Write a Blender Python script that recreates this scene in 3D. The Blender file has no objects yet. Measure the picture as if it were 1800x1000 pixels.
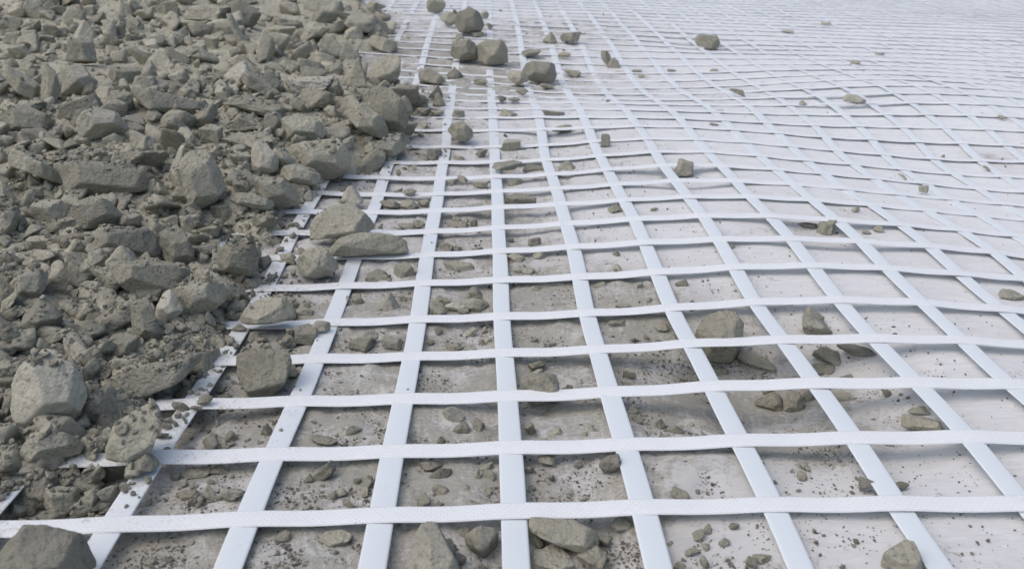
import bpy, math, random
import numpy as np
from mathutils import Matrix, Vector

scene = bpy.context.scene
COL = scene.collection
random.seed(7)
RNG = np.random.default_rng(11)

# ------------------------------------------------------------------ camera
F, PIT, YAW, ROLL, CAM_H, CAM_X, ROW0, PITCH_Y = 1600.0, .41590, .045859, .044235, .47573, -.033065, .57552, .100237
W = 0.1
cp, sp = math.cos(PIT), math.sin(PIT)
FW = np.array([math.sin(YAW) * cp, math.cos(YAW) * cp, -sp])
RT0 = np.array([math.cos(YAW), -math.sin(YAW), 0.0])
UP0 = np.cross(RT0, FW)
RT = math.cos(ROLL) * RT0 + math.sin(ROLL) * UP0
UP = -math.sin(ROLL) * RT0 + math.cos(ROLL) * UP0
CAM = np.array([CAM_X, 0.0, CAM_H])
cd = bpy.data.cameras.new("camera")
cam = bpy.data.objects.new("camera", cd)
COL.objects.link(cam)
m = Matrix.Identity(4)
for i in range(3):
    m[i][0], m[i][1], m[i][2], m[i][3] = RT[i], UP[i], -FW[i], CAM[i]
cam.matrix_world = m
cd.sensor_fit = 'HORIZONTAL'
cd.sensor_width = 36.0
cd.lens = F / 1800.0 * 36.0
cd.clip_start = 0.01
cd.clip_end = 400.0
cd.dof.use_dof = True
cd.dof.focus_distance = 0.98
cd.dof.aperture_fstop = 13.0
scene.camera = cam

# ------------------------------------------------------------------ light
SUN_EL, SUN_AZ = math.radians(56), math.radians(-105)      # azimuth from +Y, negative = left
world = bpy.data.worlds.new("World")
scene.world = world
world.use_nodes = True
nt = world.node_tree
bg = nt.nodes["Background"]
sky = nt.nodes.new("ShaderNodeTexSky")
sky.sky_type = 'NISHITA'
sky.sun_disc = False
sky.sun_elevation = SUN_EL
sky.sun_rotation = SUN_AZ
sky.air_density = 1.0
sky.dust_density = 4.0
sky.ozone_density = 1.0
nt.links.new(sky.outputs[0], bg.inputs[0])
bg.inputs[1].default_value = 0.145
sl = bpy.data.lights.new("sun", 'SUN')
sl.energy = 0.95
sl.angle = math.radians(110)
sl.color = (1.0, 0.98, 0.95)
so = bpy.data.objects.new("sun", sl)
COL.objects.link(so)
sd_ = Vector((math.sin(SUN_AZ) * math.cos(SUN_EL), math.cos(SUN_AZ) * math.cos(SUN_EL), math.sin(SUN_EL)))
so.rotation_euler = sd_.to_track_quat('Z', 'Y').to_euler()
scene.view_settings.view_transform = 'Standard'
scene.view_settings.look = 'None'
scene.view_settings.gamma = 1.0
scene.view_settings.use_curve_mapping = False
scene.view_settings.exposure = 0.0

# ------------------------------------------------------------------ helpers
def hash3(ix, iy, iz, seed):
    h = (ix.astype(np.int64) * 374761393 + iy.astype(np.int64) * 668265263 + iz.astype(np.int64) * 2147483647 + seed * 974634341) & 0x7fffffff
    h = ((h ^ (h >> 13)) * 1274126177) & 0x7fffffff
    h = ((h ^ (h >> 15)) * 1103515245) & 0x7fffffff
    h = h ^ (h >> 16)
    return (h & 0xffff) / 32767.5 - 1.0

def noise3(p, seed=0):
    """value noise in -1..1 at points p (n,3)"""
    i = np.floor(p).astype(np.int64)
    f = p - i
    f = f * f * f * (f * (f * 6 - 15) + 10)
    out = np.zeros(len(p))
    for dx in (0, 1):
        wx = f[:, 0] if dx else 1 - f[:, 0]
        for dy in (0, 1):
            wy = f[:, 1] if dy else 1 - f[:, 1]
            for dz in (0, 1):
                wz = f[:, 2] if dz else 1 - f[:, 2]
                out += wx * wy * wz * hash3(i[:, 0] + dx, i[:, 1] + dy, i[:, 2] + dz, seed)
    return out

def noise2(x, y, seed=0):
    i, j = np.floor(x).astype(np.int64), np.floor(y).astype(np.int64)
    fx, fy = x - i, y - j
    fx = fx * fx * (3 - 2 * fx)
    fy = fy * fy * (3 - 2 * fy)
    z = np.zeros_like(i)
    a = hash3(i, j, z, seed); b = hash3(i + 1, j, z, seed)
    c = hash3(i, j + 1, z, seed); d = hash3(i + 1, j + 1, z, seed)
    return (a * (1 - fx) + b * fx) * (1 - fy) + (c * (1 - fx) + d * fx) * fy

def fbm2(x, y, octaves, seed=0, gain=.5):
    s, a, n = 0, 1, 0
    for o in range(octaves):
        s = s + a * noise2(x * 2 ** o + 17.3 * o, y * 2 ** o - 9.1 * o, seed + o)
        n += a
        a *= gain
    return s / n

def sstep(a, b, x):
    t = np.clip((x - a) / (b - a), 0, 1)
    return t * t * (3 - 2 * t)

def mesh_from(name, verts, faces, mat, smooth=True, attrs=None, parent=None):
    """faces: int array (n,3) or (n,4)"""
    me = bpy.data.meshes.new(name)
    v = np.ascontiguousarray(verts, dtype=np.float32)
    f = np.ascontiguousarray(faces, dtype=np.int32)
    n, k = f.shape
    me.vertices.add(len(v)); me.vertices.foreach_set("co", v.ravel())
    me.loops.add(n * k); me.loops.foreach_set("vertex_index", f.ravel())
    me.polygons.add(n)
    me.polygons.foreach_set("loop_start", np.arange(0, n * k, k, dtype=np.int32))
    me.polygons.foreach_set("loop_total", np.full(n, k, dtype=np.int32))
    me.update(calc_edges=True)
    me.polygons.foreach_set("use_smooth", np.full(n, bool(smooth)))
    for an, (ty, data) in (attrs or {}).items():
        at = me.attributes.new(an, ty, 'POINT')
        at.data.foreach_set("vector" if ty == 'FLOAT_VECTOR' else "value", np.ascontiguousarray(data, dtype=np.float32).ravel())
    me.materials.append(mat)
    o = bpy.data.objects.new(name, me)
    COL.objects.link(o)
    if parent:
        o.parent = parent
    return o

def ico(level):
    t = (1 + 5 ** .5) / 2
    v = [(-1, t, 0), (1, t, 0), (-1, -t, 0), (1, -t, 0), (0, -1, t), (0, 1, t), (0, -1, -t), (0, 1, -t), (t, 0, -1), (t, 0, 1), (-t, 0, -1), (-t, 0, 1)]
    v = [np.array(a, float) / np.linalg.norm(a) for a in v]
    f = [(0, 11, 5), (0, 5, 1), (0, 1, 7), (0, 7, 10), (0, 10, 11), (1, 5, 9), (5, 11, 4), (11, 10, 2), (10, 7, 6), (7, 1, 8), (3, 9, 4), (3, 4, 2), (3, 2, 6), (3, 6, 8), (3, 8, 9), (4, 9, 5), (2, 4, 11), (6, 2, 10), (8, 6, 7), (9, 8, 1)]
    for _ in range(level):
        cache, nf = {}, []
        def mid(a, b):
            k = (min(a, b), max(a, b))
            if k not in cache:
                w = v[a] + v[b]
                v.append(w / np.linalg.norm(w)); cache[k] = len(v) - 1
            return cache[k]
        for a, b, c in f:
            x, y, z = mid(a, b), mid(b, c), mid(c, a)
            nf += [(a, x, z), (b, y, x), (c, z, y), (x, y, z)]
        f = nf
    return np.array(v), np.array(f, int)

ICO = {k: ico(k) for k in (1, 2, 3, 4, 5)}

# the fitted lie of the grid: bumps of a few centimetres over the soft ground
GX = np.arange(-1.2, 1.9, .25); GY = np.arange(0, 4.2, .25)
CEN = np.array([(a, b) for a in GX for b in GY])
COEF = np.array([-3,-7,-10,-32,-62,-37,-3,3,2,1,-1,0,0,0,0,0,0,-27,-62,-56,-195,-418,-240,-11,34,40,9,-9,-3,0,0,0,0,0,-108,-228,-66,-368,-1129,-537,57,175,284,50,-78,-21,3,1,0,0,0,-151,-252,408,217,-930,125,85,47,813,48,-350,-61,26,8,1,0,0,63,299,1129,365,-585,1195,-1013,-1553,872,-248,-819,-77,86,21,2,0,0,185,548,944,-909,-1598,1247,-1491,-1942,1041,-489,-1068,-67,121,29,2,0,0,-75,96,1018,447,28,1990,696,1045,1861,-563,-1036,-130,70,18,2,0,0,-142,109,1323,1350,715,1134,89,353,578,-770,-802,-169,8,5,0,0,0,-20,192,463,-431,-686,382,-812,-1409,105,342,-52,-47,-4,0,0,0,0,10,55,-129,-817,-495,780,-88,-813,909,1344,468,60,3,0,0,0,0,2,-1,-88,-266,-64,352,-213,-602,387,747,296,46,3,0,0,0,0,0,-2,-15,-36,-4,12,-231,-377,-70,125,64,11,1,0,0,0,0,0,0,-1,-3,-2,-13,-65,-98,-50,-2,4,1,0,0,0,0,0,1,1,-2,-5,-3,-11,-17,-10,-2,0,0,0,0,0,0,0,0,6,2,-37,-59,-34,-77,-121,-64,-5,6,1,0,0,0,0,0,0,27,-2,-197,-293,-118,-196,-337,-127,64,56,10,-2,-1,0,0,0,0,68,28,-358,-514,-9,19,-212,102,323,172,20,-10,-4,0,0,0,0,67,93,-88,-103,352,388,110,213,276,92,-31,-27,-7,-1,0,0,0,-86,-94,194,293,-79,-201,-237,-312,-286,-221,-121,-37,-6,0,0,0,0,-216,-272,273,243,-540,-61,322,49,9,-2,-28,-13,-2,0,0,0,0,-129,-67,398,231,-27,893,574,-59,401,492,179,28,2,0,0,0,0,-24,45,166,-110,-141,195,-672,-837,326,641,256,43,3,0,0,0,0,-1,8,-45,-287,-406,-352,-531,-219,428,454,164,27,2,0,0,0,0,0,-4,-37,-131,-187,-94,57,161,170,102,33,5,0,0,0,0,0,0,-1,-7,-23,-28,16,64,25,-38,-34,-10,-1,0,0,0,0,0,0,0,-1,-2,-1,5,6,-13,-27,-17,-5,-1,0,0,0,0,0,0,1,0,-2,-4,-4,-4,-2,-1,0,0,0,0,0,0,0,0,2,2,-6,-21,-31,-34,-32,-18,-4,0,0,0,0,0,0,0,0,7,-3,-55,-116,-128,-118,-117,-65,-7,3,-1,-1,0,0,0,0,0,26,4,-140,-281,-235,-144,-160,-82,31,24,-2,-1,0,0,0,0,0,100,171,-8,-269,-144,91,10,10,118,61,-2,-1,2,0,0,0,0,204,430,267,-86,78,271,45,-29,74,30,-14,-2,2,1,0,0,0,184,328,72,-153,38,-143,-353,-193,-102,-108,-57,-9,1,0,0,0,0,68,40,-191,-168,-65,-410,-190,175,-67,-214,-102,-19,-1,0,0,0,0,9,-23,-55,130,247,142,425,420,-86,-243,-105,-19,-2,0,0,0,0,1,3,52,223,369,332,224,-9,-194,-153,-52,-9,-1,0,0,0,0,0,4,28,93,149,82,-78,-138,-58,-2,2,0,0,0,0,0,0,0,1,5,16,21,-8,-49,-23,33,34,11,1,0,0,0,0,0,0,0,0,1,1,-3,-6,6,16,11,3,0,0,0,0,0,0], float).reshape(3, -1) * 1e-5

CORR = np.array([[-3,0,56,67],[-3,1,83,-191],[-3,2,-183,163],[-3,3,158,403],[-3,4,-72,-1118],[-3,5,362,623],[-3,7,-230,129],[-3,8,37,-156],[-3,9,-279,118],[-2,0,-54,88],[-2,1,-97,-148],[-2,2,47,102],[-2,3,-109,241],[-2,4,-25,-399],[-2,5,-248,449],[-2,9,375,-358],[-2,10,-164,624],[-2,11,-47,-660],[-1,0,118,-4],[-1,1,-64,-73],[-1,2,22,-136],[-1,3,92,329],[-1,4,40,-650],[-1,5,87,560],[-1,6,81,-201],[-1,7,74,-533],[-1,8,-3,289],[-1,9,7,-275],[-1,10,-84,-95],[-1,11,117,399],[-1,12,176,-417],[-1,13,142,885],[-1,14,-104,-24],[-1,15,226,-168],[-1,18,-73,-439],[0,0,-19,99],[0,1,19,-113],[0,2,53,216],[0,3,-71,199],[0,4,42,-168],[0,5,-56,308],[0,6,6,356],[0,7,-64,-301],[0,8,-37,282],[0,9,-3,619],[0,10,34,-458],[0,11,27,721],[0,12,-32,-867],[0,13,-102,558],[0,14,-108,253],[0,15,-201,-323],[0,16,-71,-422],[0,17,-57,-877],[0,18,115,1341],[1,0,-20,111],[1,1,39,-137],[1,2,-14,-172],[1,3,47,114],[1,4,-184,-652],[1,5,75,10],[1,6,34,154],[1,7,-182,-226],[1,8,187,258],[1,9,170,-63],[1,10,99,-286],[1,11,-116,-83],[1,12,-90,-890],[1,13,271,511],[1,14,229,444],[1,15,376,-110],[2,0,65,64],[2,1,41,-145],[2,2,-124,256],[2,3,96,437],[2,4,32,-786],[2,5,101,352],[2,6,-17,15],[2,7,169,8],[2,8,-206,-170],[2,9,-308,-578],[2,10,-45,-65],[2,11,-332,-189],[2,12,-269,-187],[2,13,-273,219],[2,14,-427,-186],[2,15,-253,31],[3,0,-222,21],[3,1,-82,-63],[3,2,-116,-88],[3,3,350,283],[3,4,-554,-113],[3,5,44,304],[3,6,-169,-324],[3,7,-18,137],[3,8,86,346],[3,9,16,194],[3,10,46,525],[3,11,325,404],[3,12,423,-413],[3,13,269,1254],[3,14,74,-912],[4,0,-29,63],[4,1,310,-137],[4,2,270,-55],[4,3,-183,-97],[4,4,144,-345],[4,5,427,577],[4,6,13,-110],[4,7,346,252],[4,8,-422,-338],[4,9,330,157],[4,10,-180,-280],[4,11,-297,942],[4,12,-19,-884],[4,13,-260,558],[4,14,41,-184],[5,2,-209,288],[5,3,-38,128],[5,4,-69,33],[5,5,-665,165],[5,6,-70,186],[5,7,123,-811],[5,8,-482,383],[5,9,288,-419],[5,10,383,-329],[5,11,502,156],[5,12,42,-335],[5,13,184,514],[5,14,642,-696],[6,4,294,-780],[6,5,325,36],[6,6,160,268],[6,7,-182,-750],[6,8,584,500],[6,9,-32,-39],[6,10,-648,472],[6,11,-21,-714],[6,12,-127,-387],[6,13,155,1369],[6,14,-1285,-643],[7,5,-911,219],[7,6,688,448],[7,7,537,-28],[7,8,-745,69],[7,9,-178,-956],[7,10,485,761],[7,11,-731,-127],[7,12,61,294],[7,13,-128,-903],[7,14,658,-305],[8,7,-772,-889],[8,8,859,1345],[8,9,-732,-395],[8,10,582,896],[8,11,28,-276],[8,12,-474,-293],[8,13,402,1493],[9,9,131,-328],[9,10,82,60],[9,11,-27,-279],[9,12,-303,-428],[9,13,757,-569],[10,11,361,246],[10,12,-663,-883],[10,13,530,1491],[11,13,-381,-318]], float)                # small local slips of the crossings
CXY = np.column_stack([CORR[:, 0] * W, ROW0 + CORR[:, 1] * PITCH_Y])

def field(x, y):
    """(dz, dx, dy) of the grid at nominal lattice position"""
    sh = np.shape(x)
    xy = np.column_stack([np.ravel(x), np.ravel(y)]).astype(float)
    out = np.zeros((3, len(xy)))
    for s in range(0, len(xy), 60000):
        q = xy[s:s + 60000]
        b = np.exp(-((q[:, None, 0] - CEN[None, :, 0]) ** 2 + (q[:, None, 1] - CEN[None, :, 1]) ** 2) / .18)
        out[:, s:s + 60000] = (b @ COEF.T).T
        b = np.exp(-((q[:, None, 0] - CXY[None, :, 0]) ** 2 + (q[:, None, 1] - CXY[None, :, 1]) ** 2) / .0162)
        out[1:, s:s + 60000] += (b @ (CORR[:, 2:] * 1e-5)).T
    far = sstep(2.6, 3.4, xy[:, 1])
    out[0] += far * .008 * fbm2(xy[:, 0] * 1.7, xy[:, 1] * 1.3, 3, 5)
    return out.reshape((3,) + sh)

def grid_z(x, y):
    return field(x, y)[0]

# pits where the fabric sags further below the grid: x_px, y_px, radius m, extra depth m
def ray(px, py):
    d = FW + RT * ((px - 900) / F) - UP * ((py - 500) / F)
    return d / np.linalg.norm(d)

def hit(px, py, zf, tmax=9.0, z0=0.0):
    """first point where the view line of a pixel meets the height field zf(x, y)"""
    d = ray(px, py)
    t = np.arange(.35, tmax, .006)
    P = CAM + t[:, None] * d
    z = zf(P[:, 0], P[:, 1])
    k = np.nonzero(P[:, 2] < z + z0)[0]
    if len(k) == 0:
        return P[-1]
    k = max(k[0], 1)
    a, b = P[k - 1], P[k]
    fa, fb = a[2] - z[k - 1] - z0, b[2] - z[k] - z0
    u = fa / (fa - fb + 1e-12)
    return a + (b - a) * u

PITS = []
for px, py, r, dp in [(1270, 625, .10, .030), (1395, 640, .09, .022), (1500, 615, .07, .020), (1200, 305, .09, .022), (985, 228, .08, .018), (952, 690, .08, .012),
                      (1395, 710, .10, .020), (1620, 745, .08, .006), (1440, 400, .09, .014), (915, 365, .09, .014), (70, 830, .12, .02), (330, 705, .1, .012),
                      (1245, 78, .14, .014), (1500, 178, .14, .012), (900, 300, .12, .010), (1000, 980, .12, .012)]:
    p = hit(px, py, grid_z)
    PITS.append((p[0], p[1], r, dp))

def fabric_z(x, y):
    x = np.asarray(x, float); y = np.asarray(y, float)
    f = grid_z(x, y)
    gap = .0072 - .0059 * sstep(1.15, 2.1, y + .8 * x) + .0045 * (1 - .5 * sstep(1.15, 2.1, y + .8 * x)) * fbm2(x * 5, y * 6, 2, 31)
    for a, b, r, dp in PITS:
        gap = gap + .8 * dp * np.exp(-((x - a) ** 2 + (y - b) ** 2) / (r * r))
    u, v = x * .97 + y * .24, y * .97 - x * .24
    amp = 1 - .55 * sstep(1.15, 2.1, y + .8 * x)
    wr = amp * .0028 * fbm2(u * 6, v * 22, 3, 41) + amp * .0016 * fbm2(u * 14 + 3, v * 46, 2, 43)
    return f - np.maximum(gap + wr, .0008)

# outline of the rubble heap on the grid (image line of its toe, projected to the ground), closed far to the left
TOE_PX = [(-260, 1150), (-120, 930), (40, 850), (150, 812), (205, 778), (262, 738), (262, 706), (330, 668), (348, 632), (392, 590), (402, 556), (440, 500), (452, 470), (405, 446), (352, 432), (395, 408),
          (430, 418), (468, 424), (498, 398), (478, 378), (528, 352), (566, 322), (612, 302), (668, 284), (708, 268), (716, 238), (722, 205), (735, 190), (728, 168), (690, 152),
          (640, 140), (604, 122), (622, 92), (668, 88), (676, 60), (672, 28), (640, 14), (632, -20), (640, -60)]
TOE = np.array([hit(a, b, grid_z)[:2] for a, b in TOE_PX])
OUTLINE = np.vstack([TOE, [[TOE[-1][0] - .2, 7.5], [-9.0, 7.5], [-9.0, -.6], [TOE[0][0] - .1, -.6]]])

def heap_sd(x, y):
    """signed distance to the heap's toe, positive inside"""
    x = np.asarray(x, float); y = np.asarray(y, float)
    sh = x.shape; x = x.ravel(); y = y.ravel()
    d2 = np.full(x.shape, 1e9); ins = np.zeros(x.shape, bool)
    n = len(OUTLINE)
    for i in range(n):
        a, b = OUTLINE[i], OUTLINE[(i + 1) % n]
        e = b - a
        t = np.clip(((x - a[0]) * e[0] + (y - a[1]) * e[1]) / (e @ e), 0, 1)
        d2 = np.minimum(d2, (x - a[0] - t * e[0]) ** 2 + (y - a[1] - t * e[1]) ** 2)
        if a[1] != b[1]:
            c = ((a[1] > y) != (b[1] > y)) & (x < (b[0] - a[0]) * (y - a[1]) / (b[1] - a[1]) + a[0])
            ins ^= c
    return (np.where(ins, 1, -1) * np.sqrt(d2)).reshape(sh)

def bed_smooth(x, y):
    s = heap_sd(x, y) + .02 * fbm2(np.asarray(x, float) * 14, np.asarray(y, float) * 14, 3, 77)
    p = np.maximum(s, 0)
    z = fabric_z(x, y) + np.where(s > 0, .010 + .020 * (1 - np.exp(-p / .04)) + .05 * (1 - np.exp(-p / .45)), s * .8)
    return z + sstep(.02, .2, s) * .016 * fbm2(np.asarray(x, float) * 8, np.asarray(y, float) * 8, 2, 78)

def top_z(x, y):
    return np.maximum(bed_smooth(x, y), fabric_z(x, y))

# how much grit lies on the fabric
DIRT_PX = [(1290, 650, .13, 1.0), (1000, 600, .10, .55), (930, 690, .08, .8), (1010, 720, .12, .75), (1130, 560, .09, .8), (960, 520, .09, .6), (1080, 500, .08, .45),
           (1000, 290, .22, .5), (930, 440, .12, .5), (1000, 970, .13, .9), (1110, 710, .09, .5), (700, 600, .2, .75), (620, 720, .18, .6), (620, 640, .12, .8),
           (560, 880, .16, .7), (420, 820, .14, .75), (420, 870, .1, .8), (120, 880, .16, 1.0), (790, 530, .08, .8), (800, 380, .14, .7), (1130, 540, .1, .5), (820, 860, .05, .55),
           (950, 60, .35, .65), (850, 150, .3, .75), (760, 110, .3, .85), (1100, 150, .3, .35), (1440, 400, .05, .8), (1520, 372, .05, .4), (1750, 278, .07, .7), (1390, 650, .08, .9),
           (1250, 170, .2, .3), (1050, 40, .4, .45), (740, 680, .1, .3), (1400, 715, .08, .8), (1000, 860, .07, .35), (480, 960, .12, .5), (700, 860, .1, .35)]
DIRT = [(*hit(a, b, grid_z)[:2], r, s) for a, b, r, s in DIRT_PX]

def dirt_at(x, y, veil=True):
    x = np.asarray(x, float); y = np.asarray(y, float)
    s = -heap_sd(x, y)
    d = np.where(s > 0, .85 * np.exp(-s / .17) + .34 * np.exp(-s / .55), .95)
    for a, b, r, k in DIRT:
        d = d + k * .95 * np.exp(-((x - a) ** 2 + (y - b) ** 2) / (r * r))
    if veil: d = d + .42 * (1 - sstep(.9, 2.2, y + .5 * x))
    return np.clip(d, 0, 1.25)

# ------------------------------------------------------------------ materials
class Nodes:
    def __init__(self, name):
        self.mat = bpy.data.materials.new(name)
        self.mat.use_nodes = True
        self.t = self.mat.node_tree
        self.b = self.t.nodes["Principled BSDF"]
    def n(self, kind, **kw):
        x = self.t.nodes.new("ShaderNode" + kind)
        for k, v in kw.items():
            if k in x.inputs:
                x.inputs[k].default_value = v
            else:
                setattr(x, k, v)
        return x
    def l(self, a, b):
        self.t.links.new(a, b)
    def noise(self, vec, scale, detail=4, rough=.55):
        x = self.n("TexNoise"); x.inputs["Scale"].default_value = scale; x.inputs["Detail"].default_value = detail; x.inputs["Roughness"].default_value = rough
        if vec: self.l(vec, x.inputs["Vector"])
        return x.outputs["Fac"]
    def math(self, op, a, b=None, c=None):
        x = self.n("Math", operation=op)
        for i, v in enumerate((a, b, c)):
            if v is None: continue
            if isinstance(v, (int, float)): x.inputs[i].default_value = v
            else: self.l(v, x.inputs[i])
        return x.outputs[0]
    def ramp(self, fac, stops):
        x = self.n("ValToRGB")
        e = x.color_ramp.elements
        while len(e) < len(stops): e.new(.5)
        for k, (p, c) in enumerate(stops):
            e[k].position = p; e[k].color = c if len(c) == 4 else (*c, 1)
        self.l(fac, x.inputs[0])
        return x.outputs[0]
    def mix(self, fac, a, b, blend='MIX'):
        x = self.n("MixRGB", blend_type=blend)
        for i, v in zip((0, 1, 2), (fac, a, b)):
            if isinstance(v, (int, float)): x.inputs[i].default_value = v
            elif isinstance(v, tuple): x.inputs[i].default_value = (*v, 1)
            else: self.l(v, x.inputs[i])
        return x.outputs[0]
    def bump(self, height, strength, dist, prev=None):
        x = self.n("Bump"); x.inputs["Strength"].default_value = strength; x.inputs["Distance"].default_value = dist
        self.l(height, x.inputs["Height"])
        if prev: self.l(prev, x.inputs["Normal"])
        return x.outputs[0]
    def map(self, vec, scale, rot=(0, 0, 0)):
        x = self.n("Mapping"); x.inputs["Scale"].default_value = scale; x.inputs["Rotation"].default_value = rot
        self.l(vec, x.inputs["Vector"])
        return x.outputs[0]

DUST = (.37, .36, .31)

def stone_material(name, lo, hi, rough_bump=1.0):
    g = Nodes(name)
    co = g.n("TexCoord").outputs["Object"]
    inf = g.n("ObjectInfo").outputs["Random"]
    big = g.noise(co, 22, 4, .6)
    col = g.ramp(big, [(.30, lo), (.70, hi)])
    spk = g.noise(co, 190, 4, .75)  # dark speckles paint the shade of small pits into the stone colour
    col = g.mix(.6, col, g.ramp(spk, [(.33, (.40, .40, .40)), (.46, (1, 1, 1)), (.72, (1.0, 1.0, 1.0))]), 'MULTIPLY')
    rnd = g.math('ADD', g.math('MULTIPLY_ADD', inf, .42, .76), g.n('Attribute', attribute_name='tone').outputs['Fac'])
    hs = g.n("HueSaturation"); g.l(col, hs.inputs["Color"]); g.l(rnd, hs.inputs["Value"])
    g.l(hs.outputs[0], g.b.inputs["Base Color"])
    g.b.inputs["Roughness"].default_value = .95
    g.b.inputs["Specular IOR Level"].default_value = .15
    h1 = g.noise(co, 85, 7, .74)
    nrm = g.bump(h1, .75 * rough_bump, .009)
    for sc_, ds_, st_ in ((170, .0035, .55), (390, .0016, .5)):     # crumbs of dried mud sticking to the faces
        vor = g.n("TexVoronoi"); vor.inputs["Scale"].default_value = sc_; g.l(g.mix(.012, co, g.noise(co, 60, 2)), vor.inputs["Vector"])
        patch = g.ramp(g.noise(co, 40, 3, .6), [(.40, (.15, .15, .15)), (.62, (1, 1, 1))])
        nrm = g.bump(g.math('MULTIPLY', g.math('SUBTRACT', 1.0, vor.outputs["Distance"]), patch), st_ * rough_bump, ds_, nrm)
    g.l(nrm, g.b.inputs["Normal"])
    return g.mat

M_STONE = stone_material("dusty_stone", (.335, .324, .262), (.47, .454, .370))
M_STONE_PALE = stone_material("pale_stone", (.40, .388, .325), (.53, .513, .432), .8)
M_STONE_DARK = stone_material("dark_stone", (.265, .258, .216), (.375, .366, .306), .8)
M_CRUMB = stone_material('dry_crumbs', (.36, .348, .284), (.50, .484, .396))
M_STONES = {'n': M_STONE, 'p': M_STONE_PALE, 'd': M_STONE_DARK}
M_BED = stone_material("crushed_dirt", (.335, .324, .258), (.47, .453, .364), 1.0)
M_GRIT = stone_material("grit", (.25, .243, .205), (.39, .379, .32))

def fabric_material():
    g = Nodes("fleece_fabric")
    co = g.n("TexCoord").outputs["Object"]
    d = g.n("Attribute", attribute_name="dirt").outputs["Fac"]
    du = g.n("Attribute", attribute_name="dust").outputs["Fac"]
    fib = g.noise(g.map(co, (34, 150, 30), (0, 0, .35)), 1.0, 5, .65)
    fine = g.noise(g.map(co, (160, 900, 160), (0, 0, .5)), 1.0, 3, .6)
    base = g.mix(g.ramp(fib, [(.3, (0, 0, 0)), (.7, (1, 1, 1))]), (.62, .632, .642), (.82, .836, .845))
    stain = g.noise(co, 11, 5, .6)
    base = g.mix(g.math('MULTIPLY', g.ramp(stain, [(.42, (0, 0, 0)), (.70, (1, 1, 1))]), .34), base, (.50, .475, .43))
    n1 = g.math('ADD', g.math('MULTIPLY', g.noise(co, 15, 3, .6), .5), g.math('MULTIPLY', g.noise(co, 52, 7, .74), .5))
    n2 = g.noise(co, 210, 3, .65)
    m = g.math('ADD', g.math('MULTIPLY', n1, .75), g.math('MULTIPLY', n2, .25))
    thr = g.math('SUBTRACT', .603, g.math('MULTIPLY', d, .135))
    k = g.math('MULTIPLY', g.math('SUBTRACT', m, thr), 11.0)
    cl = g.n("Clamp"); g.l(k, cl.inputs[0])
    k = g.math('MULTIPLY', cl.outputs[0], .93)
    dirt = g.mix(g.noise(co, 120, 5, .7), (.27, .262, .222), (.43, .418, .365))
    veil = g.math('MULTIPLY', du, .75)
    cv = g.n("Clamp"); g.l(veil, cv.inputs[0])
    base = g.mix(cv.outputs[0], base, (.50, .49, .465))
    g.l(g.mix(k, base, dirt), g.b.inputs["Base Color"])
    g.b.inputs["Roughness"].default_value = .9
    g.b.inputs["Specular IOR Level"].default_value = .2
    g.l(g.math('MULTIPLY', g.math('SUBTRACT', 1.0, k), g.math('SUBTRACT', .9, g.math('MULTIPLY', cv.outputs[0], .7))), g.b.inputs['Sheen Weight'])
    g.b.inputs['Sheen Roughness'].default_value = .6
    nrm = g.bump(fib, .6, .005)
    nrm = g.bump(fine, .4, .0012, nrm)
    nrm = g.bump(g.math('MULTIPLY', k, n2), .5, .004, nrm)
    g.l(nrm, g.b.inputs["Normal"])
    return g.mat
M_FABRIC = fabric_material()

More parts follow.
